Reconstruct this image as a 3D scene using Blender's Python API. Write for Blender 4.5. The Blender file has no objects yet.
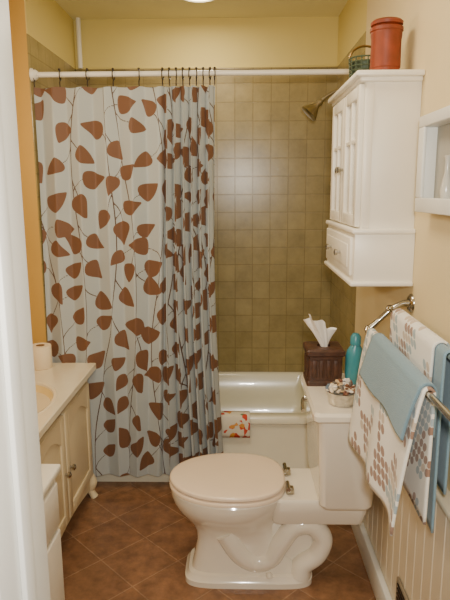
import bpy, bmesh, math, random
import numpy as np
from mathutils import Vector, Matrix
random.seed(7)
R=math.radians

# ------------------------------------------------------------------ materials
def lin(c):
    out=[]
    for v in c:
        v=v/255.0
        out.append(v/12.92 if v<=0.04045 else ((v+0.055)/1.055)**2.4)
    return (out[0],out[1],out[2],1.0)

def base_mat(name):
    m=bpy.data.materials.new(name); m.use_nodes=True
    nt=m.node_tree; b=nt.nodes['Principled BSDF']
    return m,nt,b

def mat(name,col,rough=0.5,metal=0.0,var=0.06,scale=6.0,bump=0.0,bscale=200,coat=0.0,trans=0.0,emit=None,estr=0,sss=0):
    m,nt,b=base_mat(name)
    c=lin(col)
    tc=nt.nodes.new('ShaderNodeTexCoord')
    n=nt.nodes.new('ShaderNodeTexNoise'); n.inputs['Scale'].default_value=scale; n.inputs['Detail'].default_value=4
    nt.links.new(tc.outputs['Object'],n.inputs['Vector'])
    r=nt.nodes.new('ShaderNodeValToRGB')
    r.color_ramp.elements[0].position=0.3; r.color_ramp.elements[1].position=0.7
    r.color_ramp.elements[0].color=tuple(x*(1-var) for x in c[:3])+(1,)
    r.color_ramp.elements[1].color=tuple(min(1,x*(1+var)) for x in c[:3])+(1,)
    nt.links.new(n.outputs['Fac'],r.inputs['Fac'])
    nt.links.new(r.outputs['Color'],b.inputs['Base Color'])
    b.inputs['Roughness'].default_value=rough; b.inputs['Metallic'].default_value=metal
    b.inputs['Coat Weight'].default_value=coat
    b.inputs['Transmission Weight'].default_value=trans
    if bump>0:
        n2=nt.nodes.new('ShaderNodeTexNoise'); n2.inputs['Scale'].default_value=bscale
        nt.links.new(tc.outputs['Object'],n2.inputs['Vector'])
        bp=nt.nodes.new('ShaderNodeBump'); bp.inputs['Strength'].default_value=bump; bp.inputs['Distance'].default_value=0.003
        nt.links.new(n2.outputs['Fac'],bp.inputs['Height']); nt.links.new(bp.outputs['Normal'],b.inputs['Normal'])
    if emit:
        b.inputs['Emission Color'].default_value=lin(emit); b.inputs['Emission Strength'].default_value=estr
    return m

def tile_mat(name,axes,size,c1,c2,grout,mortar=0.004,rough=0.25,rot=0.0,paint=None,ztop=None,mott=0.25,mscale=9,off=(0,0)):
    m,nt,b=base_mat(name); N=nt.nodes; L=nt.links
    tc=N.new('ShaderNodeTexCoord'); sp=N.new('ShaderNodeSeparateXYZ'); cb=N.new('ShaderNodeCombineXYZ')
    L.new(tc.outputs['Object'],sp.inputs[0])
    L.new(sp.outputs[axes[0]],cb.inputs[0]); L.new(sp.outputs[axes[1]],cb.inputs[1])
    mp=N.new('ShaderNodeMapping'); mp.inputs['Rotation'].default_value=(0,0,rot); mp.inputs['Location'].default_value=(off[0]+10*size,off[1]+10*size,0)
    L.new(cb.outputs[0],mp.inputs['Vector'])
    br=N.new('ShaderNodeTexBrick'); br.offset=0; br.squash=1
    br.inputs['Scale'].default_value=1; br.inputs['Brick Width'].default_value=size; br.inputs['Row Height'].default_value=size
    br.inputs['Mortar Size'].default_value=mortar; br.inputs['Mortar Smooth'].default_value=0.3; br.inputs['Bias'].default_value=0
    br.inputs['Color1'].default_value=lin(c1); br.inputs['Color2'].default_value=lin(c2); br.inputs['Mortar'].default_value=lin(grout)
    L.new(mp.outputs[0],br.inputs['Vector'])
    n=N.new('ShaderNodeTexNoise'); n.inputs['Scale'].default_value=mscale; n.inputs['Detail'].default_value=6; n.inputs['Roughness'].default_value=0.65
    L.new(tc.outputs['Object'],n.inputs['Vector'])
    rp=N.new('ShaderNodeValToRGB'); rp.color_ramp.elements[0].position=0.3; rp.color_ramp.elements[1].position=0.7
    rp.color_ramp.elements[0].color=(1-mott,)*3+(1,); rp.color_ramp.elements[1].color=(1+mott*0.5,)*3+(1,)
    L.new(n.outputs['Fac'],rp.inputs['Fac'])
    mx=N.new('ShaderNodeMix'); mx.data_type='RGBA'; mx.blend_type='MULTIPLY'; mx.inputs['Factor'].default_value=1
    L.new(br.outputs['Color'],mx.inputs['A']); L.new(rp.outputs['Color'],mx.inputs['B'])
    col=mx.outputs['Result']
    bp=N.new('ShaderNodeBump'); bp.invert=True; bp.inputs['Strength'].default_value=0.35; bp.inputs['Distance'].default_value=0.002
    L.new(br.outputs['Fac'],bp.inputs['Height'])
    b.inputs['Roughness'].default_value=rough
    if paint:
        gt=N.new('ShaderNodeMath'); gt.operation='GREATER_THAN'; gt.inputs[1].default_value=ztop
        L.new(sp.outputs[2],gt.inputs[0])
        m2=N.new('ShaderNodeMix'); m2.data_type='RGBA'; L.new(gt.outputs[0],m2.inputs['Factor'])
        L.new(col,m2.inputs['A']); m2.inputs['B'].default_value=lin(paint); col=m2.outputs['Result']
        mr=N.new('ShaderNodeMapRange'); mr.inputs['To Min'].default_value=rough; mr.inputs['To Max'].default_value=0.7
        L.new(gt.outputs[0],mr.inputs['Value']); L.new(mr.outputs[0],b.inputs['Roughness'])
        st=N.new('ShaderNodeMapRange'); st.inputs['To Min'].default_value=0.35; st.inputs['To Max'].default_value=0.0
        L.new(gt.outputs[0],st.inputs['Value']); L.new(st.outputs[0],bp.inputs['Strength'])
    L.new(col,b.inputs['Base Color']); L.new(bp.outputs['Normal'],b.inputs['Normal'])
    return m

YEL=(220,202,128)
M_yel=mat('paint_yellow',YEL,0.7,var=0.03,scale=2,bump=0.15)
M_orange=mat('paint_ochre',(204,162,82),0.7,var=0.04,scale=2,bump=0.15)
M_beige=mat('paint_beige',(224,206,162),0.7,var=0.03,scale=2,bump=0.15)
M_ceil=mat('paint_ceiling',(240,230,180),0.8,var=0.02,scale=2)
M_trim=mat('trim_white',(230,230,224),0.4,var=0.03)
M_wains=mat('wainscot_cream',(230,219,194),0.45,var=0.03)
M_white=mat('cabinet_white',(238,233,220),0.35,var=0.03)
M_glass=mat('frosted_pane',(200,197,186),0.2,var=0.1,scale=12)
M_vanity=mat('vanity_cream',(226,209,172),0.4,var=0.04)
M_counter=mat('vanity_top',(238,226,198),0.2,var=0.04,coat=0.3)
M_basin=mat('sink_basin',(240,214,150),0.15,var=0.04,coat=0.5)
M_porc=mat('porcelain',(240,232,215),0.12,var=0.02,coat=0.6)
M_seat=mat('toilet_seat',(236,216,192),0.25,var=0.02,coat=0.3)
M_tub=mat('tub_enamel',(236,232,210),0.2,var=0.03,coat=0.4)
M_chrome=mat('chrome',(190,186,176),0.18,1.0,var=0.05)
M_brass=mat('aged_brass',(150,120,70),0.3,1.0,var=0.15)
M_nickel=mat('aged_nickel',(176,168,150),0.3,1.0,var=0.12)
M_dark=mat('dark_metal',(60,50,42),0.4,0.8,var=0.1)
M_rod=mat('rod_white',(234,231,220),0.35,var=0.03)
M_terra=mat('red_terracotta',(128,52,24),0.45,var=0.3,scale=14)
M_green=mat('green_wire',(74,88,66),0.5,0.3,var=0.2)
M_brown=mat('carved_wood',(74,46,32),0.45,var=0.35,scale=40,bump=0.5,bscale=60)
M_tissue=mat('tissue',(245,242,236),0.9,var=0.02)
M_teal=mat('teal_plastic',(62,140,152),0.3,var=0.08,coat=0.2)
M_paper=mat('toilet_paper',(240,222,190),0.95,var=0.03,bump=0.3)
M_card=mat('cardboard',(150,110,70),0.9)
M_vent=mat('vent_grey',(150,138,118),0.5,0.3)
M_box=mat('shelf_back_grey',(168,166,156),0.7)
M_emit=mat('lamp_glass',(255,240,200),0.5,emit=(255,232,185),estr=9)
TC=((162,146,100),(153,137,91),(141,125,83))
M_tilex=tile_mat('wall_tile_back',(0,2),0.108,*TC,paint=YEL,ztop=2.235,off=(0.02,0.01),mortar=0.003,mott=0.22)
M_tiley=tile_mat('wall_tile_side',(1,2),0.108,*TC,paint=YEL,ztop=2.235,off=(0.0,0.01),mortar=0.003,mott=0.22)
M_floor=tile_mat('floor_tile',(0,1),0.23,(146,106,76),(133,95,67),(160,124,94),mortar=0.003,rough=0.3,rot=R(45),mott=0.42,mscale=18,off=(0.1,0.03))

# ------------------------------------------------------------------ mesh helpers
def empty(name,loc=(0,0,0)):
    e=bpy.data.objects.new(name,None); bpy.context.collection.objects.link(e); e.empty_display_size=0.05
    e.location=loc
    return e
def mk(name,verts,faces,m,parent=None,smooth=True,ang=35):
    me=bpy.data.meshes.new(name); me.from_pydata([tuple(v) for v in verts],[],faces); me.update()
    bm=bmesh.new(); bm.from_mesh(me); bmesh.ops.recalc_face_normals(bm,faces=bm.faces); bm.to_mesh(me); bm.free()
    if smooth:
        me.polygons.foreach_set('use_smooth',[True]*len(me.polygons))
        me.set_sharp_from_angle(angle=R(ang))
    o=bpy.data.objects.new(name,me); bpy.context.collection.objects.link(o)
    if m: me.materials.append(m)
    if parent: o.parent=parent
    return o
def box(name,x0,x1,y0,y1,z0,z1,m,parent=None,bev=0.0,seg=2):
    bm=bmesh.new(); bmesh.ops.create_cube(bm,size=1)
    for v in bm.verts:
        v.co=Vector(((x0+x1)/2+v.co.x*(x1-x0),(y0+y1)/2+v.co.y*(y1-y0),(z0+z1)/2+v.co.z*(z1-z0)))
    if bev>0: bmesh.ops.bevel(bm,geom=bm.edges[:],offset=bev,segments=seg,profile=0.5,affect='EDGES')
    me=bpy.data.meshes.new(name); bm.to_mesh(me); bm.free()
    if bev>0:
        me.polygons.foreach_set('use_smooth',[True]*len(me.polygons)); me.set_sharp_from_angle(angle=R(50))
    o=bpy.data.objects.new(name,me); bpy.context.collection.objects.link(o); me.materials.append(m)
    if parent: o.parent=parent
    return o
def loft(name,rings,m,parent=None,cap0=True,cap1=True,ang=35):
    n=len(rings[0]); V=[p for r in rings for p in r]; F=[]
    for i in range(len(rings)-1):
        for j in range(n):
            k=(j+1)%n; F.append((i*n+j,i*n+k,(i+1)*n+k,(i+1)*n+j))
    if cap0: F.append(tuple(range(n))[::-1])
    if cap1: F.append(tuple((len(rings)-1)*n+j for j in range(n)))
    return mk(name,V,F,m,parent,True,ang)
def lathe(name,c,prof,m,parent=None,n=32,cap0=True,cap1=True):
    rings=[[(c[0]+r*math.cos(2*math.pi*j/n),c[1]+r*math.sin(2*math.pi*j/n),c[2]+z) for j in range(n)] for r,z in prof]
    return loft(name,rings,m,parent,cap0,cap1)
def catmull(P,k=8):
    P=[Vector(p) for p in P]; out=[]
    Q=[2*P[0]-P[1]]+P+[2*P[-1]-P[-2]]
    for i in range(1,len(Q)-2):
        a,b,c,d=Q[i-1:i+3]
        for s in range(k):
            t=s/k
            out.append(0.5*((2*b)+(c-a)*t+(2*a-5*b+4*c-d)*t*t+(3*b-a-3*c+d)*t**3))
    out.append(P[-1]); return out
def tube(name,P,rad,m,parent=None,n=12,smooth=True,k=8,closed=False):
    nP=len(P)
    pts=catmull(P,k) if smooth else [Vector(p) for p in P]
    if isinstance(rad,(int,float)): rr=[rad]*len(pts)
    else:
        rr=[]
        for i in range(len(pts)):
            t=i/(len(pts)-1)*(nP-1); a=min(int(t),nP-2); f=t-a
            rr.append(rad[a]*(1-f)+rad[a+1]*f)
    rings=[]; up=None
    for i,p in enumerate(pts):
        t=(pts[min(i+1,len(pts)-1)]-pts[max(i-1,0)]).normalized()
        if up is None:
            up=Vector((0,0,1)) if abs(t.z)<0.9 else Vector((1,0,0))
        s=t.cross(up).normalized(); up=s.cross(t).normalized()
        rings.append([tuple(p+s*rr[i]*math.cos(2*math.pi*j/n)+up*rr[i]*math.sin(2*math.pi*j/n)) for j in range(n)])
    return loft(name,rings,m,parent,ang=60)
def rrect(x0,x1,y0,y1,z,r,k=8):
    pts=[]
    for (cx,cy,a0) in ((x1-r,y1-r,0),(x0+r,y1-r,90),(x0+r,y0+r,180),(x1-r,y0+r,270)):
        for i in range(k):
            a=R(a0+90*i/(k-1)); pts.append((cx+r*math.cos(a),cy+r*math.sin(a),z))
    return pts
def torus(name,c,axis,R0,r,m,parent,n=20,k=8):
    a=Vector(axis).normalized(); u=a.orthogonal().normalized(); w=a.cross(u)
    V=[];F=[]
    for i in range(n):
        t=2*math.pi*i/n; d=u*math.cos(t)+w*math.sin(t)
        for j in range(k):
            s=2*math.pi*j/k; V.append(Vector(c)+d*(R0+r*math.cos(s))+a*r*math.sin(s))
    for i in range(n):
        for j in range(k):
            F.append((i*k+j,((i+1)%n)*k+j,((i+1)%n)*k+(j+1)%k,i*k+(j+1)%k))
    return mk(name,V,F,m,parent)

# ------------------------------------------------------------------ room shell
XR=0.58; XAL=-0.96; XL=-1.25; YB=3.58; YS=2.78; H=2.51
box('floor',XL-0.1,XR+0.1,-0.6,YB+0.1,-0.1,0,M_floor)
box('ceiling',XL-0.1,XR+0.1,0.62,YB+0.1,H,H+0.1,M_ceil)
box('wall_back',XAL,XR,YB,YB+0.1,0,H,M_tilex)
box('wall_right',XR,XR+0.1,0.74,YS+0.02,0,H,M_beige)
box('wall_alcove_right',XR,XR+0.1,YS+0.02,YB+0.1,0,H,M_tiley)
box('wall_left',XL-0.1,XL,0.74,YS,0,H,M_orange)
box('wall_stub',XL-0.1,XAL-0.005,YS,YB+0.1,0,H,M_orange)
box('wall_alcove_left',XAL-0.005,XAL,YS+0.001,YB,0,H,M_tiley)
# front wall with doorway
JX=-0.284
wf=empty('wall_front')
box('left_part',XL-0.1,JX-0.025,0.62,0.74,0,H,M_yel,wf)
box('right_part',0.50,XR+0.1,0.62,0.74,0,H,M_yel,wf)
box('header',JX-0.025,0.50,0.62,0.74,2.08,H,M_yel,wf)
dj=empty('door_1')
box('jamb_left',JX-0.025,JX,0.60,0.765,0,2.055,M_trim,dj,0.003)
box('jamb_right',0.475,0.50,0.61,0.75,0,2.055,M_trim,dj,0.002)
box('jamb_head',JX-0.025,0.50,0.61,0.75,2.055,2.08,M_trim,dj,0.002)
box('casing_left',JX-0.095,JX-0.008,0.74,0.758,0,2.12,M_trim,dj,0.004)
box('casing_left_hall',JX-0.095,JX-0.008,0.602,0.62,0,2.12,M_trim,dj,0.004)
box('door_stop',JX,JX+0.008,0.66,0.695,0,2.055,M_trim,dj,0.002)
box('strike_strip',JX-0.001,JX+0.0015,0.70,0.706,0,2.055,M_vent,dj)
# wainscot right with bead grooves
wn=empty('trim_1'); WX=XR-0.036; WZ=0.70
box('panel',WX,XR,0.76,YS,0,WZ,M_wains,wn)
y=0.78; i=0
V=[];F=[]
while y<YS-0.03:
    b=len(V); x=WX
    V+=[(x,y,0.12),(x-0.002,y+0.003,0.12),(x,y+0.006,0.12),(x,y,WZ),(x-0.002,y+0.003,WZ),(x,y+0.006,WZ)]
    F+=[(b,b+1,b+4,b+3),(b+1,b+2,b+5,b+4)]
    y+=0.075
mk('beads',V,F,M_wains,wn,False)
box('cap',WX-0.010,XR,0.76,YS,WZ,WZ+0.018,M_wains,wn,0.005)
box('baseboard_right',WX-0.024,WX,0.76,YS,0,0.11,M_trim,None,0.005)
box('baseboard_left',XL,XL+0.015,0.76,YS,0,0.12,M_trim,None,0.004)
# vent register low on right wall
vt=empty('vent_register')
box('frame',WX-0.012,WX-0.002,1.62,1.74,0.15,0.25,M_vent,vt,0.003)
box('mount',WX-0.003,WX,1.63,1.73,0.16,0.24,M_dark,vt)
for k in range(5):
    box('slat_%d'%k,WX-0.016,WX-0.010,1.64,1.72,0.165+k*0.017,0.172+k*0.017,M_dark,vt,0.001)
# vent pipe in back-left corner
tube('corner_pipe',[(XAL+0.035,YB-0.03,2.235),(XAL+0.035,YB-0.03,2.35),(XAL+0.035,YB-0.03,H)],0.014,M_rod,None,smooth=False)
# tile cap trim
box('trim_2',XAL,XR,YB-0.010,YB,2.225,2.245,M_tilex,None,0.003)

# ceiling recessed light
cl=empty('ceiling_light')
LY=3.165
lathe('trim_ring',(-0.2,LY,H),[(0.10,0.0),(0.105,-0.006),(0.10,-0.012),(0.085,-0.014),(0.08,-0.006)],M_trim,cl,cap0=False,cap1=False)
lathe('lens',(-0.2,LY,H),[(0.081,-0.004),(0.07,-0.012),(0.03,-0.018),(0.001,-0.019)],M_emit,cl,cap0=False)

# ------------------------------------------------------------------ bathtub
tx0,tx1,ty0,ty1=XAL+0.002,XR-0.002,2.82,YB-0.002
rings=[rrect(tx0,tx1,ty0+0.006,ty1,0.0,0.004),
 rrect(tx0,tx1,ty0+0.006,ty1,0.06,0.004),
 rrect(tx0,tx1,ty0+0.016,ty1,0.075,0.004),
 rrect(tx0,tx1,ty0+0.016,ty1,0.325,0.004),
 rrect(tx0,tx1,ty0,ty1,0.335,0.004),
 rrect(tx0,tx1,ty0,ty1,0.36,0.004),
 rrect(tx0+0.006,tx1-0.006,ty0+0.008,ty1-0.004,0.372,0.006),
 rrect(tx0+0.06,tx1-0.07,ty0+0.06,ty1-0.035,0.372,0.10),
 rrect(tx0+0.07,tx1-0.08,ty0+0.07,ty1-0.045,0.362,0.12),
 rrect(tx0+0.10,tx1-0.09,ty0+0.085,ty1-0.06,0.22,0.13),
 rrect(tx0+0.16,tx1-0.11,ty0+0.105,ty1-0.08,0.10,0.14),
 rrect(tx0+0.22,tx1-0.15,ty0+0.15,ty1-0.12,0.06,0.14)]
loft('bathtub',rings,M_tub,None,ang=40)
# colourful washcloth over the tub rim
m,nt,b=base_mat('print_cloth')
N=nt.nodes;L=nt.links
tc=N.new('ShaderNodeTexCoord'); vo=N.new('ShaderNodeTexVoronoi'); vo.inputs['Scale'].default_value=42; vo.inputs['Randomness'].default_value=1
L.new(tc.outputs['Object'],vo.inputs['Vector'])
rp=N.new('ShaderNodeValToRGB'); rp.color_ramp.interpolation='CONSTANT'
els=[(0,(222,214,194)),(0.36,(200,70,48)),(0.56,(222,214,194)),(0.70,(215,150,70)),(0.80,(110,130,90)),(0.86,(222,214,194))]
rp.color_ramp.elements[0].color=lin(els[0][1]); rp.color_ramp.elements[1].position=els[1][0]; rp.color_ramp.elements[1].color=lin(els[1][1])
for p,c in els[2:]:
    e=rp.color_ramp.elements.new(p); e.color=lin(c)
sx=N.new('ShaderNodeSeparateXYZ'); L.new(vo.outputs['Color'],sx.inputs[0]); L.new(sx.outputs[0],rp.inputs['Fac'])
L.new(rp.outputs['Color'],b.inputs['Base Color']); b.inputs['Roughness'].default_value=0.8
M_print=m
V=[];F=[];nx=20
prof=[(2.885,0.3775),(2.86,0.378),(2.83,0.378),(2.818,0.374),(2.812,0.360),(2.811,0.33),(2.812,0.30),(2.814,0.28),(2.816,0.262)]
for i in range(nx+1):
    x=-0.09+0.15*i/nx
    for (yy,zz) in prof:
        w=0.004*math.sin(i*0.9)*(0.37-zz)/0.12 if zz<0.36 else 0
        V.append((x,yy-0.001-abs(w),zz))
n=len(prof)
for i in range(nx):
    for j in range(n-1): F.append((i*n+j,(i+1)*n+j,(i+1)*n+j+1,i*n+j+1))
o=mk('washcloth',V,F,M_print,None)
sm=o.modifiers.new('s','SOLIDIFY'); sm.thickness=0.004; sm.offset=0

# ------------------------------------------------------------------ curtain
RODY=2.80; RODZ=2.06
rod=empty('shower_curtain_rod')
tube('pole',[(XAL,RODY,RODZ),(0,RODY,RODZ),(XR,RODY,RODZ)],0.0125,M_rod,rod,smooth=False,n=16)
tube('flange_left',[(XAL,RODY,RODZ),(XAL+0.012,RODY,RODZ),(XAL+0.03,RODY,RODZ)],[0.03,0.028,0.016],M_rod,rod,smooth=False,n=20)
tube('flange_right',[(XR,RODY,RODZ),(XR-0.012,RODY,RODZ),(XR-0.03,RODY,RODZ)],[0.03,0.028,0.016],M_rod,rod,smooth=False,n=20)

SW=1.50; CH=1.925; ztop=2.005
s1=0.70
def xs(s):
    if s<s1: return -0.955+ s/s1*0.60
    return -0.355+(s-s1)/(SW-s1)*0.25
def sm01(t):
    t=max(0,min(1,t)); return t*t*(3-2*t)
nS,nH=460,360
S=np.linspace(0,SW,nS+1); Hh=np.linspace(0,CH,nH+1)
rnd=random.Random(11)
verts=np.zeros((nS+1,nH+1,3))
for i,s in enumerate(S):
    b=sm01((s-s1+0.03)/0.12)
    for j,h in enumerate(Hh):
        q=h/CH
        ph1=2*math.pi*s/0.145+0.5*math.sin(2.2*q+s*3)
        ph2=2*math.pi*(s-s1)/0.125
        a1=0.015+0.010*(1-q)*0.6
        a2=0.036+0.004*math.sin(7*s)
        y=(1-b)*a1*(math.sin(ph1)+0.35*math.sin(ph1*0.43+1.3)) + b*a2*math.sin(ph2)*(0.75+0.25*q)
        x=xs(s)+b*0.012*math.sin(2*ph2+0.8)*(0.5+q*0.5)+ (1-b)*0.004*math.sin(ph1*2)
        x+= b*(-0.02*math.sin(math.pi*q)+0.030*q)+ b*(1-sm01((s-s1)/0.3))*(-0.06*q*q)
        x+= (1-b)*(-0.06*q*q)*sm01((s-0.35)/0.35)
        yc=RODY-0.004-0.055*sm01(q/0.8)
        yy=yc+y*(0.55+0.45*min(1,q*5))
        if q>0.80: yy=min(yy,2.800)
        zz=ztop-h
        zz+= q*0.10*sm01((s-1.05)/(SW-1.05))
        if j==0: zz-=0.006*(1-math.cos(2*math.pi*s/0.145))/2
        verts[i,j]=(x,yy,zz)
V=verts.reshape(-1,3)
F=[]
for i in range(nS):
    for j in range(nH):
        a=i*(nH+1)+j; F.append((a,a+nH+1,a+nH+2,a+1))
GS,GH=np.meshgrid(S,Hh,indexing='ij')
leaf=np.full(GS.shape,-1.0); stem=np.full(GS.shape,1.0)
def seg(a,b):
    global stem
    ax,ay=a;bx,by=b; dx,dy=bx-ax,by-ay; l=dx*dx+dy*dy+1e-9
    t=np.clip(((GS-ax)*dx+(GH-ay)*dy)/l,0,1)
    d=np.hypot(GS-ax-t*dx,GH-ay-t*dy); stem=np.minimum(stem,d)
def addleaf(bx,by,ang,Ln,w):
    global leaf
    ca,sa=math.cos(ang),math.sin(ang)
    u=((GS-bx)*ca+(GH-by)*sa)/Ln; v=((GH-by)*ca-(GS-bx)*sa)/Ln
    v=v-0.07*np.sin(u*3.2)
    uc=np.clip(u,0,1)
    hw=w*np.sin(np.pi*np.power(uc,0.60))**0.80*(1-0.25*uc)
    d=np.where((u>0)&(u<1),hw-np.abs(v),-0.15)
    leaf=np.maximum(leaf,d*Ln)
placed=[]
stems=[]
for k in range(10):
    x0=0.05+k*0.155+rnd.uniform(-0.015,0.015); ph=rnd.uniform(0,6.28); lean=rnd.uniform(-0.08,0.08); fr=rnd.uniform(3.0,4.4)
    f=lambda h,x0=x0,ph=ph,lean=lean,fr=fr:(x0+0.05*math.sin(h*fr+ph)+lean*(h-1))
    hs=np.linspace(-0.02,CH+0.02,34)
    pts=[(f(h),h) for h in hs]
    for a,b2 in zip(pts[:-1],pts[1:]): seg(a,b2)
    stems.append(f)
for rep in range(3):
  for k,f in enumerate(stems):
    h=rnd.uniform(0.03,0.10); side=1 if (k+rep)%2 else -1
    while h<CH:
        bl=rnd.uniform(0.04,0.10)
        a0=-math.pi/2+side*rnd.uniform(0.15,0.5); a1=a0+side*rnd.uniform(0.4,1.1)
        if rnd.random()<0.3: a0=math.pi/2-side*rnd.uniform(0.3,0.8); a1=a0-side*rnd.uniform(-0.4,0.6)
        p=(f(h),h); tw=[p]
        for q_ in range(4):
            an=a0+(a1-a0)*(q_+0.5)/4
            p=(p[0]+bl/4*math.cos(an),p[1]+bl/4*math.sin(an)); tw.append(p)
        ln=rnd.uniform(0.094,0.124)
        cx,cy=p[0]+ln*0.45*math.cos(a1),p[1]+ln*0.45*math.sin(a1)
        if all((cx-q2[0])**2+(cy-q2[1])**2>0.098**2 for q2 in placed):
            placed.append((cx,cy))
            for a,b2 in zip(tw[:-1],tw[1:]): seg(a,b2)
            addleaf(p[0],p[1],a1+rnd.uniform(-0.3,0.3),ln,rnd.uniform(0.36,0.43))
        side=-side; h+=rnd.uniform(0.03,0.05)
m,nt,b=base_mat('curtain_fabric'); N=nt.nodes;L=nt.links
al=N.new('ShaderNodeAttribute'); al.attribute_name='leaf'
as_=N.new('ShaderNodeAttribute'); as_.attribute_name='stem'
g1=N.new('ShaderNodeMath'); g1.operation='GREATER_THAN'; g1.inputs[1].default_value=0.0; L.new(al.outputs['Fac'],g1.inputs[0])
g2=N.new('ShaderNodeMath'); g2.operation='LESS_THAN'; g2.inputs[1].default_value=0.0022; L.new(as_.outputs['Fac'],g2.inputs[0])
m1=N.new('ShaderNodeMix'); m1.data_type='RGBA'; m1.inputs['A'].default_value=lin((172,179,180)); m1.inputs['B'].default_value=lin((84,62,50)); L.new(g2.outputs[0],m1.inputs['Factor'])
m2=N.new('ShaderNodeMix'); m2.data_type='RGBA'; m2.inputs['B'].default_value=lin((112,76,52)); L.new(g1.outputs[0],m2.inputs['Factor']); L.new(m1.outputs['Result'],m2.inputs['A'])
L.new(m2.outputs['Result'],b.inputs['Base Color']); b.inputs['Roughness'].default_value=0.6
b.inputs['Sheen Weight'].default_value=0.1
M_curt=m
cur=empty('shower_curtain')
o=mk('cloth',V,F,M_curt,cur,ang=180)
at=o.data.attributes.new('leaf','FLOAT','POINT'); at.data.foreach_set('value',leaf.reshape(-1).astype(np.float32))
at=o.data.attributes.new('stem','FLOAT','POINT'); at.data.foreach_set('value',stem.reshape(-1).astype(np.float32))
# hooks (ride on the rod)
hk=[0.01,0.15,0.30,0.44,0.58,0.72,0.82,0.92,1.02,1.12,1.22,1.32,1.42,1.49]
for i,s in enumerate(hk):
    x=xs(s)
    torus('hook_%d'%i,(x,RODY,RODZ-0.004),(1,0.15*math.sin(i*2),0),0.022,0.0026,M_dark,rod,n=18,k=6)
    tube('hook_drop_%d'%i,[(x,RODY-0.004,RODZ-0.025),(x,RODY-0.012,RODZ-0.038),(x,RODY-0.010,RODZ-0.056)],0.0026,M_dark,rod,n=6,k=3)
    lathe('hook_ball_%d'%i,(x,RODY-0.010,RODZ+0.020),[(0.0005,-0.006),(0.005,-0.003),(0.006,0),(0.005,0.004),(0.0005,0.006)],M_dark,rod,n=8)

# ------------------------------------------------------------------ shower head
sh=empty('shower_head')
tube('escutcheon',[(XR,3.2,2.03),(XR-0.008,3.2,2.03),(XR-0.014,3.2,2.03)],[0.032,0.03,0.012],M_nickel,sh,smooth=False,n=20)
tube('arm',[(XR,3.2,2.03),(XR-0.06,3.2,2.04),(XR-0.115,3.2,2.012),(XR-0.14,3.2,1.99)],0.009,M_nickel,sh)
dx=-0.022; dz=0.03
tube('head',[(XR-0.115+dx,3.2,1.965+dz),(XR-0.128+dx,3.2,1.952+dz),(XR-0.140+dx,3.2,1.94+dz),(XR-0.165+dx,3.2,1.915+dz),(XR-0.182+dx,3.2,1.898+dz),(XR-0.187+dx,3.2,1.893+dz)],[0.012,0.020,0.015,0.038,0.052,0.047],M_nickel,sh,smooth=False,n=24)

# ------------------------------------------------------------------ wall cabinet
wc=empty('wall_cabinet')
cx0,cy0,cy1=0.385,1.92,2.46
box('upper_body',cx0+0.018,XR,cy0,cy1,1.40,1.865,M_white,wc,0.002)
box('cornice_lower',cx0-0.002,XR,cy0-0.012,cy1+0.012,1.862,1.878,M_white,wc,0.005)
box('cornice_top',cx0-0.016,XR,cy0-0.028,cy1+0.028,1.876,1.894,M_white,wc,0.005)
box('lower_body',cx0-0.002,XR,cy0-0.016,cy1+0.016,1.225,1.385,M_white,wc,0.002)
box('ledge',cx0-0.012,XR,cy0-0.024,cy1+0.024,1.385,1.402,M_white,wc,0.005)
box('bottom_slab',cx0-0.014,XR,cy0-0.026,cy1+0.026,1.212,1.228,M_white,wc,0.005)
ym=(cy0+cy1)/2
for k,(a,b_) in enumerate(((cy0+0.006,ym-0.002),(ym+0.002,cy1-0.006))):
    z0,z1=1.407,1.858; fw=0.04; xx0,xx1=cx0,cx0+0.018
    box('door%d_stile_a'%k,xx0,xx1,a,a+fw,z0,z1,M_white,wc,0.003)
    box('door%d_stile_b'%k,xx0,xx1,b_-fw,b_,z0,z1,M_white,wc,0.003)
    box('door%d_rail_top'%k,xx0,xx1,a+fw,b_-fw,z1-fw,z1,M_white,wc,0.003)
    box('door%d_rail_bottom'%k,xx0,xx1,a+fw,b_-fw,z0,z0+fw,M_white,wc,0.003)
    box('door%d_pane'%k,xx1-0.006,xx1+0.001,a+fw,b_-fw,z0+fw,z1-fw,M_glass,wc)
    mid=(a+b_)/2
    box('door%d_muntin_v'%k,xx0+0.002,xx1-0.004,mid-0.009,mid+0.009,z0+fw,z1-fw,M_white,wc,0.002)
    box('door%d_muntin_h'%k,xx0+0.003,xx1-0.004,a+fw,b_-fw,1.68,1.695,M_white,wc,0.002)
def knobx(name,x,y,z,m,parent,r=0.012):
    tube(name,[(x,y,z),(x-0.010,y,z),(x-0.012,y,z),(x-0.020,y,z),(x-0.024,y,z)],[r*0.45,r*0.45,r*0.9,r,r*0.4],m,parent,smooth=False,n=16)
knobx('knob_a',cx0,ym-0.022,1.60,M_chrome,wc); knobx('knob_b',cx0,ym+0.022,1.60,M_chrome,wc)
box('drawer_front',cx0-0.012,cx0-0.001,cy0+0.012,cy1-0.012,1.243,1.372,M_white,wc,0.004)
box('drawer_panel',cx0-0.015,cx0-0.011,cy0+0.045,cy1-0.045,1.268,1.347,M_white,wc,0.002)
knobx('knob_c',cx0-0.015,ym-0.10,1.307,M_chrome,wc); knobx('knob_d',cx0-0.015,ym+0.10,1.307,M_chrome,wc)
box('side_panel_a',cx0+0.02,cx0+0.045,cy0-0.005,cy0,1.405,1.86,M_white,wc,0.002)
# red canister
zc=1.894
rc=empty('terracotta_canister')
lathe('body',(0.492,2.05,zc),[(0.044,0),(0.047,0.004),(0.047,0.03),(0.050,0.034),(0.049,0.12),(0.051,0.135),(0.051,0.145),(0.054,0.148),(0.054,0.158),(0.047,0.161),(0.045,0.165),(0.052,0.167),(0.053,0.176),(0.046,0.182),(0.012,0.184)],M_terra,rc)
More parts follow.
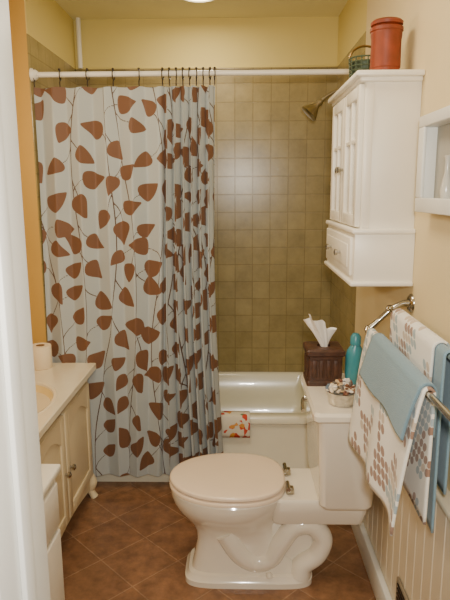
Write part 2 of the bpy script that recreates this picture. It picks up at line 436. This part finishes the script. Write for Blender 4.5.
# green wire basket with handle
wb=empty('wire_basket')
bc=(0.465,2.25)
for k in range(8):
    z=zc+0.004+k*0.0145; r=0.049+0.008*k/7
    torus('ring_%d'%k,(bc[0],bc[1],z),(0,0,1),r,0.0030,M_green,wb,n=28,k=6)
for k in range(16):
    a=2*math.pi*k/16
    tube('wire_%d'%k,[(bc[0]+0.050*math.cos(a),bc[1]+0.050*math.sin(a),zc+0.003),(bc[0]+0.057*math.cos(a),bc[1]+0.057*math.sin(a),zc+0.108)],0.0024,M_green,wb,n=6,smooth=False)
lathe('base',(bc[0],bc[1],zc),[(0.042,0.001),(0.043,0.005),(0.041,0.006)],M_green,wb)
lathe('liner',(bc[0],bc[1],zc),[(0.040,0.006),(0.049,0.09),(0.04,0.088)],M_green,wb)
tube('handle',[(bc[0]+0.056*math.cos(a),bc[1],zc+0.105+0.045*math.sin(a)) for a in [math.pi*i/8 for i in range(9)]],0.0040,M_brass,wb,n=8,k=3)

# ------------------------------------------------------------------ shadow box shelf
sb=empty('wall_shelf')
sx0=XR-0.040; ya,yb_,za,zb=1.28,1.75,1.475,1.725
box('top',sx0,XR,ya,yb_,zb-0.02,zb,M_trim,sb,0.003)
box('bottom',sx0,XR,ya,yb_,za,za+0.02,M_trim,sb,0.003)
box('side_far',sx0,XR,yb_-0.02,yb_,za+0.02,zb-0.02,M_trim,sb,0.003)
box('side_near',sx0,XR,ya,ya+0.02,za+0.02,zb-0.02,M_trim,sb,0.003)
box('back',XR-0.006,XR,ya+0.02,yb_-0.02,za+0.02,zb-0.02,M_box,sb)
for nm,(p,q,r_,s_) in {'face_top':(ya-0.015,yb_+0.015,zb-0.02,zb+0.012),'face_bottom':(ya-0.015,yb_+0.015,za-0.012,za+0.03)}.items():
    box(nm,sx0-0.010,sx0,p,q,r_,s_,M_trim,sb,0.003)
box('face_far',sx0-0.010,sx0,yb_-0.035,yb_+0.015,za+0.03,zb-0.02,M_trim,sb,0.003)
box('face_near',sx0-0.010,sx0,ya-0.015,ya+0.03,za+0.03,zb-0.02,M_trim,sb,0.003)
vs=empty('bud_vase')
lathe('body',(XR-0.024,1.58,za+0.02),[(0.010,0),(0.014,0.01),(0.016,0.03),(0.012,0.055),(0.007,0.075),(0.007,0.11),(0.010,0.122),(0.008,0.122)],M_glass,vs,n=20)

# ------------------------------------------------------------------ toilet
to=empty('toilet'); TY=2.11
def egg(z,xf,xb,hw,n=56,e=2.0,eb=None,cxf=None):
    cx=xf+(xb-xf)*0.52 if cxf is None else cxf
    pts=[]
    for j in range(n):
        t=2*math.pi*j/n; c=math.cos(t); s=math.sin(t)
        ee=e if c<0 else (eb or e)
        px=abs(c)**(2/ee)*(1 if c>=0 else -1); py=abs(s)**(2/ee)*(1 if s>=0 else -1)
        pts.append((cx+(px*(xb-cx) if c>=0 else px*(cx-xf)),TY+py*hw,z))
    return pts
secs=[(0.0,-.215,.295,.118,5),(0.022,-.215,.295,.118,5),(0.028,-.208,.288,.112,5),(0.045,-.20,.28,.104,5),(0.05,-.188,.27,.094,4.5),
 (0.10,-.175,.20,.085,4),(0.16,-.165,.16,.082,3.4),(0.20,-.17,.15,.088,2.8),(0.235,-.19,.15,.105,2.3),(0.27,-.222,.16,.135,2.1),(0.30,-.245,.17,.16,2.05),(0.33,-.26,.185,.177,2.05),(0.36,-.268,.20,.186,2.05),(0.378,-.268,.205,.187,2.05),(0.386,-.262,.20,.182,2.05)]
loft('bowl',[egg(z,a,b_,w,e=e) for z,a,b_,w,e in secs],M_porc,to,ang=30)
for k,sg in enumerate((-1,1)):
    yy=TY+sg*0.062
    P=[(-0.05,0.215),(0.00,0.13),(0.06,0.085),(0.125,0.10),(0.165,0.165),(0.215,0.235),(0.285,0.245),(0.330,0.19),(0.31,0.12),(0.255,0.075),(0.24,0.03)]
    tube('trapway_%d'%k,[(a,yy+sg*0.004,b_) for a,b_ in P],[0.045,0.043,0.040,0.038,0.038,0.038,0.038,0.038,0.038,0.040,0.046],M_porc,to,n=18)
box('trap_core',-0.02,0.30,TY-0.055,TY+0.055,0.02,0.25,M_porc,to,0.02,3)
for k,sg in enumerate((-1,1)):
    lathe('bolt_cap_%d'%k,(0.12,TY+sg*0.102,0.044),[(0.014,0),(0.013,0.010),(0.008,0.017),(0.001,0.019)],M_porc,to,n=16)
loft('deck',[rrect(0.13,0.48,TY-0.10,TY+0.10,0.27,0.03),rrect(0.13,0.49,TY-0.125,TY+0.125,0.33,0.03),rrect(0.13,0.49,TY-0.13,TY+0.13,0.375,0.03),rrect(0.135,0.485,TY-0.125,TY+0.125,0.385,0.03)],M_porc,to)
ta,tb=1.90,2.325
loft('tank',[rrect(0.305,0.485,ta+0.02,tb-0.02,0.385,0.03),rrect(0.295,0.49,ta+0.01,tb-0.01,0.40,0.03),rrect(0.282,0.503,ta,tb,0.733,0.028)],M_porc,to)
loft('tank_lid',[rrect(0.268,0.517,ta-0.014,tb+0.014,0.733,0.02),rrect(0.262,0.522,ta-0.02,tb+0.02,0.74,0.02),rrect(0.262,0.522,ta-0.02,tb+0.02,0.757,0.02),rrect(0.27,0.517,ta-0.012,tb+0.012,0.768,0.02)],M_porc,to)
def slab(name,z0,z1,xf,xb,hw,m,dome=0.004):
    r=0.006
    rings=[egg(z0,xf+r,xb-r,hw-r,eb=2.6),egg(z0+r*.4,xf,xb,hw,eb=2.6),egg(z1-r,xf,xb,hw,eb=2.6),egg(z1-r*.3,xf+r*.5,xb-r*.5,hw-r*.5,eb=2.6),egg(z1,xf+r*2,xb-r*2,hw-r*2,eb=2.6),
      egg(z1+dome*.7,xf+.07,xb-.07,hw-.06,eb=2.6),egg(z1+dome,xf+.15,xb-.15,hw-.13,eb=2.6)]
    return loft(name,rings,m,to,ang=50)
slab('seat',0.386,0.404,-0.274,0.185,0.190,M_seat)
slab('lid',0.409,0.426,-0.272,0.182,0.188,M_seat,0.006)
for k,sg in enumerate((-1,1)):
    yy=TY+sg*0.075
    box('hinge_post_%d'%k,0.182,0.212,yy-0.014,yy+0.014,0.385,0.412,M_nickel,to,0.005)
    tube('hinge_pin_%d'%k,[(0.19,yy-0.03,0.414),(0.19,yy+0.03,0.414)],0.008,M_chrome,to,smooth=False,n=14)
tube('lever_base',[(0.287,2.26,0.685),(0.270,2.26,0.685)],[0.016,0.012],M_chrome,to,smooth=False,n=16)
tube('lever',[(0.270,2.262,0.685),(0.262,2.24,0.683),(0.258,2.20,0.672),(0.258,2.175,0.664)],[0.007,0.006,0.007,0.009],M_chrome,to,n=10)
tube('supply_pipe',[(0.543,2.27,0.15),(0.50,2.27,0.15),(0.47,2.27,0.19),(0.46,2.27,0.30),(0.46,2.26,0.40)],0.006,M_chrome,to,n=8)

# ------------------------------------------------------------------ things on tank
ZT=0.768
tbx=empty('tissue_box')
ax0,ax1,ay0,ay1=0.276,0.408,2.175,2.305
th_=0.012
loft('body',[rrect(ax0-.006,ax1+.006,ay0-.006,ay1+.006,ZT,0.008),rrect(ax0-.006,ax1+.006,ay0-.006,ay1+.006,ZT+.014,0.008),rrect(ax0,ax1,ay0,ay1,ZT+.02,0.006),rrect(ax0,ax1,ay0,ay1,ZT+.105+th_,0.006),
  rrect(ax0-.009,ax1+.009,ay0-.009,ay1+.009,ZT+.112+th_,0.008),rrect(ax0-.009,ax1+.009,ay0-.009,ay1+.009,ZT+.128+th_,0.008),rrect(ax0-.002,ax1+.002,ay0-.002,ay1+.002,ZT+.135+th_,0.008),
  rrect(ax0+.04,ax1-.04,ay0+.04,ay1-.04,ZT+.136+th_,0.02),rrect(ax0+.04,ax1-.04,ay0+.04,ay1-.04,ZT+.128+th_,0.02)],M_brown,tbx)
for k in range(4):
    box('carving_%d'%k,ax0+0.014+k*0.028,ax0+0.032+k*0.028,ay0-0.004,ay0+0.001,ZT+0.032,ZT+0.105,M_brown,tbx,0.002)
    box('carving_side_%d'%k,ax0-0.004,ax0+0.001,ay0+0.014+k*0.028,ay0+0.032+k*0.028,ZT+0.032,ZT+0.105,M_brown,tbx,0.002)
V=[];F=[];na,nr=40,8
for i in range(nr+1):
    t=i/nr
    for j in range(na):
        a=2*math.pi*j/na
        fold=1+0.35*math.sin(3*a+1)*t+0.15*math.sin(7*a+2*t)
        rx=(0.012+0.040*t**1.1)*fold; ry=(0.008+0.016*t)*fold
        zz=ZT+0.142+0.10*t+0.030*t*math.cos(a+2.6)+0.008*t*math.sin(4*a)
        V.append((0.345+rx*math.cos(a)-0.026*t,2.24+ry*math.sin(a),zz))
for i in range(nr):
    for j in range(na): F.append((i*na+j,i*na+(j+1)%na,(i+1)*na+(j+1)%na,(i+1)*na+j))
mk('tissue',V,F,M_tissue,tbx,ang=80)
bt=empty('lotion_bottle')
def oval(c,z,a,b_,n=28): return [(c[0]+a*math.cos(2*math.pi*j/n),c[1]+b_*math.sin(2*math.pi*j/n),z) for j in range(n)]
bc2=(0.461,2.20)
loft('body',[oval(bc2,ZT+z,a,b_) for z,a,b_ in [(0,.031,.020),(.004,.035,.023),(.05,.039,.026),(.115,.038,.026),(.140,.032,.022),(.155,.022,.018),(.163,.016,.016)]],M_teal,bt)
lathe('cap',(bc2[0],bc2[1],ZT+.163),[(0.018,0),(0.0215,0.002),(0.020,0.032),(0.012,0.044),(0.001,0.047)],M_teal,bt,n=20)
pd=empty('potpourri_dish')
dc=(0.376,1.99)
M_clear=mat('dish_glass',(200,192,175),0.12,0.4,var=0.25,scale=50,coat=0.5)
lathe('dish',(dc[0],dc[1],ZT),[(0.044,0),(0.050,0.003),(0.054,0.030),(0.060,0.048),(0.057,0.048),(0.050,0.028),(0.03,0.012),(0.001,0.01)],M_clear,pd,n=28)
cols=[mat('shell_%d'%i,c,0.5,var=0.2,scale=60) for i,c in enumerate([(225,210,185),(130,86,60),(205,175,130),(105,98,90),(235,228,215),(110,66,50),(100,115,130)])]
for k in range(120):
    a=rnd.uniform(0,6.28); rr=0.053*math.sqrt(rnd.random()); hz=0.024+0.045*(1-(rr/0.06)**2)*rnd.uniform(0.3,1)+0.020
    s=rnd.uniform(0.006,0.011)
    bm=bmesh.new(); bmesh.ops.create_icosphere(bm,subdivisions=1,radius=s)
    mt=Matrix.Translation((dc[0]+rr*math.cos(a),dc[1]+rr*math.sin(a),ZT+hz))@Matrix.Rotation(rnd.uniform(0,3),4,'X')@Matrix.Rotation(rnd.uniform(0,3),4,'Z')@Matrix.Diagonal((1.5,1,0.6,1))
    bm.transform(mt); me=bpy.data.meshes.new('shell'); bm.to_mesh(me); bm.free(); me.materials.append(cols[k%7])
    oo=bpy.data.objects.new('shell_%d'%k,me); bpy.context.collection.objects.link(oo); oo.parent=pd

# ------------------------------------------------------------------ vanity
va=empty('bathroom_vanity')
VF=-0.745; vy0,vy1=1.80,2.70; zt=0.69
box('carcass',XL+0.02,VF-0.02,vy0+0.01,vy1-0.01,0.10,0.655,M_vanity,va)
def strip_arch(name,y0,y1,zlo,zhi,x0,x1,amp,m,n=16,up=True):
    V=[];F=[]
    for i in range(n+1):
        t=i/n; y=y0+(y1-y0)*t; zl=zlo+amp*math.sin(math.pi*t)
        V+=[(x0,y,zl),(x1,y,zl),(x0,y,zhi),(x1,y,zhi)]
    for i in range(n):
        a=i*4;b=a+4
        F+=[(a,b,b+2,a+2),(a+1,b+1,b+3,a+3),(a,a+1,b+1,b),(a+2,a+3,b+3,b+2)]
    F+=[(0,1,3,2),(n*4,n*4+1,n*4+3,n*4+2)]
    return mk(name,V,F,m,va,True)
strip_arch('valance',vy0+0.04,vy1-0.04,0.05,0.125,VF-0.02,VF,0.05,M_vanity)
box('stile_far',VF-0.02,VF,vy1-0.05,vy1,0.03,0.655,M_vanity,va,0.003)
box('stile_mid',VF-0.02,VF,(vy0+vy1)/2-0.02,(vy0+vy1)/2+0.02,0.12,0.655,M_vanity,va,0.003)
box('stile_near',VF-0.02,VF,vy0,vy0+0.05,0.03,0.655,M_vanity,va,0.003)
box('rail_top',VF-0.02,VF,vy0+0.05,vy1-0.05,0.60,0.655,M_vanity,va,0.003)
for k,yy in enumerate((vy0+0.03,vy1-0.03)):
    tube('foot_%d'%k,[(VF-0.012,yy,0.13),(VF+0.004,yy,0.08),(VF-0.004,yy,0.04),(VF+0.008,yy,0.012),(VF+0.014,yy,0.0)],[0.022,0.026,0.018,0.018,0.020],M_vanity,va,n=12)
    box('back_foot_%d'%k,XL+0.03,XL+0.08,yy-0.02,yy+0.02,0,0.11,M_vanity,va)
ymid=(vy0+vy1)/2
for k,(a,b_) in enumerate(((vy0+0.045,ymid-0.006),(ymid+0.006,vy1-0.045))):
    x0,x1=VF+0.001,VF+0.018
    box('door%d_slab'%k,x0,x0+0.010,a,b_,0.135,0.615,M_vanity,va,0.002)
    fw=0.05
    box('door%d_stile_a'%k,x0+.008,x1,a,a+fw,0.135,0.615,M_vanity,va,0.003)
    box('door%d_stile_b'%k,x0+.008,x1,b_-fw,b_,0.135,0.615,M_vanity,va,0.003)
    box('door%d_rail_b'%k,x0+.008,x1,a+fw,b_-fw,0.135,0.185,M_vanity,va,0.003)
    strip_arch('door%d_arch'%k,a+fw,b_-fw,0.50,0.615,x0+.008,x1,0.06,M_vanity)
def knobp(name,x,y,z,m,parent,r=0.014):
    tube(name,[(x,y,z),(x+0.010,y,z),(x+0.012,y,z),(x+0.020,y,z),(x+0.026,y,z)],[r*0.45,r*0.45,r*0.9,r,r*0.4],m,parent,smooth=False,n=16)
knobp('knob_far',VF+0.019,ymid+0.035,0.36,M_chrome,va)
knobp('knob_near',VF+0.019,ymid-0.035,0.36,M_chrome,va)
sc=(-0.96,2.18)
cxm0,cxm1,cym0,cym1=XL+0.001,-0.708,vy0-0.04,vy1+0.035
def rr_ang(z,i=0,n=72):
    pts=[]
    for j in range(n):
        t=2*math.pi*(j+0.5)/n; c,s=math.cos(t),math.sin(t)
        k=min(((cxm1-i-sc[0])/c) if c>0 else ((cxm0+i-sc[0])/c), ((cym1-i-sc[1])/s) if s>0 else ((cym0+i-sc[1])/s))
        pts.append((sc[0]+k*c,sc[1]+k*s,z))
    for cx,cy in ((cxm0+i,cym0+i),(cxm0+i,cym1-i),(cxm1-i,cym0+i),(cxm1-i,cym1-i)):
        j=min(range(n),key=lambda q:(pts[q][0]-cx)**2+(pts[q][1]-cy)**2); pts[j]=(cx,cy,z)
    return pts
def ell2(a,b_,z,n=72): return [(sc[0]+a*math.cos(2*math.pi*(j+.5)/n),sc[1]+b_*math.sin(2*math.pi*(j+.5)/n),z) for j in range(n)]
loft('countertop',[rr_ang(0.657,0.004),rr_ang(0.66),rr_ang(0.686),rr_ang(0.69,0.004),ell2(0.215,0.275,0.69),ell2(0.212,0.272,0.693),ell2(0.20,0.26,0.690),ell2(0.195,0.255,0.675)],M_counter,va,cap0=False,cap1=False)
loft('basin',[ell2(0.197,0.257,0.682),ell2(0.18,0.235,0.64),ell2(0.14,0.18,0.58),ell2(0.07,0.09,0.555),ell2(0.02,0.02,0.55)],M_basin,va,cap0=False)
fa=empty('sink_faucet')
lathe('base',(-1.215,2.18,0.69),[(0.025,0),(0.024,0.012),(0.014,0.02),(0.012,0.08)],M_chrome,fa,n=20)
tube('spout',[(-1.215,2.18,0.76),(-1.19,2.18,0.79),(-1.13,2.18,0.79),(-1.10,2.18,0.76)],0.010,M_chrome,fa)
tp=empty('toilet_paper_roll')
lathe('paper',(-0.952,2.655,0.6905),[(0.02,0.001),(0.048,0.0),(0.05,0.003),(0.05,0.108),(0.048,0.111),(0.02,0.110),(0.02,0.001)],M_paper,tp,n=36,cap0=False,cap1=False)
lathe('core',(-0.952,2.655,0.6905),[(0.0205,0.0),(0.0205,0.111),(0.0185,0.111),(0.0185,0.0)],M_card,tp,n=24,cap0=False,cap1=False)
# near narrow cabinet beside the vanity
sc2=empty('storage_cabinet')
box('body',-0.95,-0.575,1.22,1.66,0.0,0.66,M_white,sc2,0.004)
box('top',-0.96,-0.56,1.21,1.675,0.66,0.685,M_white,sc2,0.006)
box('drawer',-0.575,-0.563,1.24,1.64,0.50,0.64,M_white,sc2,0.004)
box('door',-0.575,-0.563,1.24,1.64,0.06,0.48,M_white,sc2,0.004)
box('plinth',-0.575,-0.560,1.22,1.66,0.0,0.05,M_white,sc2,0.003)
knobp('knob',-0.563,1.34,0.57,M_chrome,sc2)

# ------------------------------------------------------------------ towel bar & towels
tbar=empty('towel_bar')
BO=(0.44,1.065); BI=(0.508,1.135)
for k,yy in enumerate((1.90,1.02)):
    tube('plate_%d'%k,[(XR,yy,1.155),(XR-0.006,yy,1.155),(XR-0.012,yy,1.155)],[0.032,0.031,0.022],M_chrome,tbar,smooth=False,n=24)
    tube('arm_%d'%k,[(XR-0.008,yy,1.155),(XR-0.035,yy,1.152),(BI[0],yy,BI[1]-0.006),(0.475,yy,1.098),(BO[0],yy,BO[1])],[0.014,0.010,0.011,0.009,0.012],M_chrome,tbar,n=12)
    for nm,B in (('outer',BO),('inner',BI)):
        lathe('ball_%s_%d'%(nm,k),(B[0],yy,B[1]),[(0.0005,-0.015),(0.009,-0.012),(0.015,0),(0.009,0.012),(0.0005,0.015)],M_chrome,tbar,n=16)
tube('bar_outer',[(BO[0],1.02,BO[1]),(BO[0],1.90,BO[1])],0.008,M_chrome,tbar,smooth=False,n=14)
tube('bar_inner',[(BI[0],1.02,BI[1]),(BI[0],1.90,BI[1])],0.008,M_chrome,tbar,smooth=False,n=14)

def terry(name,base,dots=None):
    m,nt,b=base_mat(name); N=nt.nodes;L=nt.links
    uv=N.new('ShaderNodeTexCoord')
    n=N.new('ShaderNodeTexNoise'); n.inputs['Scale'].default_value=260; L.new(uv.outputs['UV'],n.inputs['Vector'])
    bp=N.new('ShaderNodeBump'); bp.inputs['Strength'].default_value=0.6; bp.inputs['Distance'].default_value=0.003
    L.new(n.outputs['Fac'],bp.inputs['Height']); L.new(bp.outputs['Normal'],b.inputs['Normal'])
    b.inputs['Roughness'].default_value=0.95; b.inputs['Sheen Weight'].default_value=0.2
    if dots:
        SC=38
        sp=N.new('ShaderNodeSeparateXYZ'); L.new(uv.outputs['UV'],sp.inputs[0])
        vo=N.new('ShaderNodeTexVoronoi'); vo.voronoi_dimensions='2D'; vo.inputs['Scale'].default_value=SC; vo.inputs['Randomness'].default_value=0.0
        ad=N.new('ShaderNodeMath'); ad.operation='MULTIPLY_ADD'; ad.inputs[1].default_value=0.5
        L.new(sp.outputs[1],ad.inputs[0]); L.new(sp.outputs[0],ad.inputs[2])
        cb=N.new('ShaderNodeCombineXYZ'); L.new(ad.outputs[0],cb.inputs[0]); L.new(sp.outputs[1],cb.inputs[1])
        L.new(cb.outputs[0],vo.inputs['Vector'])
        lt=N.new('ShaderNodeMath'); lt.operation='LESS_THAN'; lt.inputs[1].default_value=0.47; L.new(vo.outputs['Distance'],lt.inputs[0])
        n3=N.new('ShaderNodeTexNoise'); n3.inputs['Scale'].default_value=10; n3.inputs['Detail'].default_value=0.5
        L.new(vo.outputs['Position'],n3.inputs['Vector'])
        gt=N.new('ShaderNodeMath'); gt.operation='GREATER_THAN'; gt.inputs[1].default_value=0.495; L.new(n3.outputs['Fac'],gt.inputs[0])
        mu=N.new('ShaderNodeMath'); mu.operation='MULTIPLY'; L.new(lt.outputs[0],mu.inputs[0]); L.new(gt.outputs[0],mu.inputs[1])
        n5=N.new('ShaderNodeTexNoise'); n5.inputs['Scale'].default_value=9; n5.inputs['Detail'].default_value=0
        of=N.new('ShaderNodeVectorMath'); of.operation='ADD'; of.inputs[1].default_value=(3.7,8.1,0); L.new(vo.outputs['Position'],of.inputs[0]); L.new(of.outputs[0],n5.inputs['Vector'])
        rp=N.new('ShaderNodeValToRGB'); rp.color_ramp.interpolation='CONSTANT'
        rp.color_ramp.elements[0].color=lin(dots[0]); rp.color_ramp.elements[1].position=0.48; rp.color_ramp.elements[1].color=lin(dots[1])
        e=rp.color_ramp.elements.new(0.54); e.color=lin(dots[2])
        L.new(n5.outputs['Fac'],rp.inputs['Fac'])
        mx=N.new('ShaderNodeMix'); mx.data_type='RGBA'; mx.inputs['A'].default_value=lin(base); L.new(rp.outputs['Color'],mx.inputs['B']); L.new(mu.outputs[0],mx.inputs['Factor'])
        L.new(mx.outputs['Result'],b.inputs['Base Color'])
    else:
        w=N.new('ShaderNodeTexWave'); w.inputs['Scale'].default_value=60; w.inputs['Distortion'].default_value=1; L.new(uv.outputs['UV'],w.inputs['Vector'])
        mx=N.new('ShaderNodeMix'); mx.data_type='RGBA'; mx.inputs['A'].default_value=lin(base); mx.inputs['B'].default_value=lin(tuple(int(c*0.85) for c in base)); L.new(w.outputs['Fac'],mx.inputs['Factor'])
        L.new(mx.outputs['Result'],b.inputs['Base Color'])
    return m
M_tw=terry('towel_patterned',(234,231,222),((150,120,102),(198,182,162),(158,174,180)))
M_tb=terry('towel_blue',(128,158,174))
def towel(name,B,r,y0,y1,fl,bl,m,out=0.03,amp=0.006,wv=0.2,ph=0,skew=0.0,th=0.006):
    prof=[]
    nb=14
    for i in range(nb): 
        t=i/nb; prof.append((B[0]+r,B[1]-bl*(1-t),-1,1-t))
    for i in range(11):
        a=math.pi*i/10; prof.append((B[0]+r*math.cos(a),B[1]+r*math.sin(a),0,0))
    nf=24
    for i in range(1,nf+1):
        t=i/nf; prof.append((B[0]-r-out*t**0.8,B[1]-fl*t,1,t))
    arc=[0]
    for a,b_ in zip(prof[:-1],prof[1:]): arc.append(arc[-1]+math.hypot(a[0]-b_[0],a[1]-b_[1]))
    ny=50; V=[];F=[];UV=[]
    for i in range(ny+1):
        s=i/ny; y=y0+(y1-y0)*s
        for j,(x,z,sd,t) in enumerate(prof):
            xx=x; zz=z; yy=y
            if sd==1:
                xx+= -abs(amp)*t*(1+math.sin(2*math.pi*(y-y0)/wv+ph+t)) ; zz-=skew*t*(1-s)+0.004*math.sin(11*s+ph)*t
                yy+= 0.012*t*math.sin(3*t+ph)*(0.5-s)
            if sd==-1: xx-=0.2*amp*t*(1+math.sin(2*math.pi*(y-y0)/wv+ph))
            V.append((xx,yy,zz)); UV.append((y,arc[j]))
    n=len(prof)
    for i in range(ny):
        for j in range(n-1): F.append((i*n+j,(i+1)*n+j,(i+1)*n+j+1,i*n+j+1))
    o=mk(name,V,F,m,None,ang=180)
    uvl=o.data.uv_layers.new(name='UVMap')
    for lp in o.data.loops: uvl.data[lp.index].uv=UV[lp.vertex_index]
    md=o.modifiers.new('s','SOLIDIFY'); md.thickness=th; md.offset=0
    return o
towel('bath_towel',BO,0.0125,1.27,1.86,0.355,0.33,M_tw,out=0.040,amp=0.010,wv=0.26,ph=1)
towel('hand_towel',BO,0.0205,1.28,1.76,0.115,0.11,M_tb,out=0.026,amp=0.004,wv=0.45,ph=0.5,skew=0.0)
towel('bath_towel.001',BI,0.0125,1.34,1.76,0.46,0.36,M_tb,out=0.0,amp=0.003,wv=0.2,ph=2)
towel('bath_towel.002',BI,0.0205,1.40,1.80,0.20,0.20,M_tw,out=0.0,amp=0.002,wv=0.25,ph=0)

# ------------------------------------------------------------------ lights
def area(name,loc,rot,sx,sy,power,col):
    l=bpy.data.lights.new(name,'AREA'); l.shape='RECTANGLE'; l.size=sx; l.size_y=sy; l.energy=power; l.color=col
    o=bpy.data.objects.new(name,l); o.location=loc; o.rotation_euler=rot; bpy.context.collection.objects.link(o); return o
WARM=(1.0,0.87,0.66)
area('ceiling_lamp',(-0.25,1.7,H-0.02),(0,0,0),0.5,0.5,16,WARM)
area('vanity_lamp',(XL+0.06,2.0,1.95),(0,R(-75),0),0.15,0.6,6,(1,0.80,0.52))
area('alcove_lamp',(-0.2,LY,H-0.03),(0,0,0),0.14,0.14,5,WARM)
area('camera_flash',(0.03,-0.05,1.68),(R(88),0,0),0.10,0.07,25,(1,0.94,0.85))
w=bpy.data.worlds.new('world'); bpy.context.scene.world=w; w.use_nodes=True
w.node_tree.nodes['Background'].inputs[0].default_value=(1.0,0.90,0.74,1); w.node_tree.nodes['Background'].inputs[1].default_value=0.5

# ------------------------------------------------------------------ camera
cd=bpy.data.cameras.new('camera'); cam=bpy.data.objects.new('camera',cd); bpy.context.collection.objects.link(cam)
cd.sensor_fit='VERTICAL'; cd.sensor_height=36; cd.lens=575/600*36; cd.clip_start=0.02
cam.location=(0,0,1.53)
Rm=Matrix.Rotation(R(1.35),4,'Z')@Matrix.Rotation(R(90-10.83),4,'X')@Matrix.Rotation(R(-0.3),4,'Z')
cam.rotation_euler=Rm.to_euler()
bpy.context.scene.camera=cam
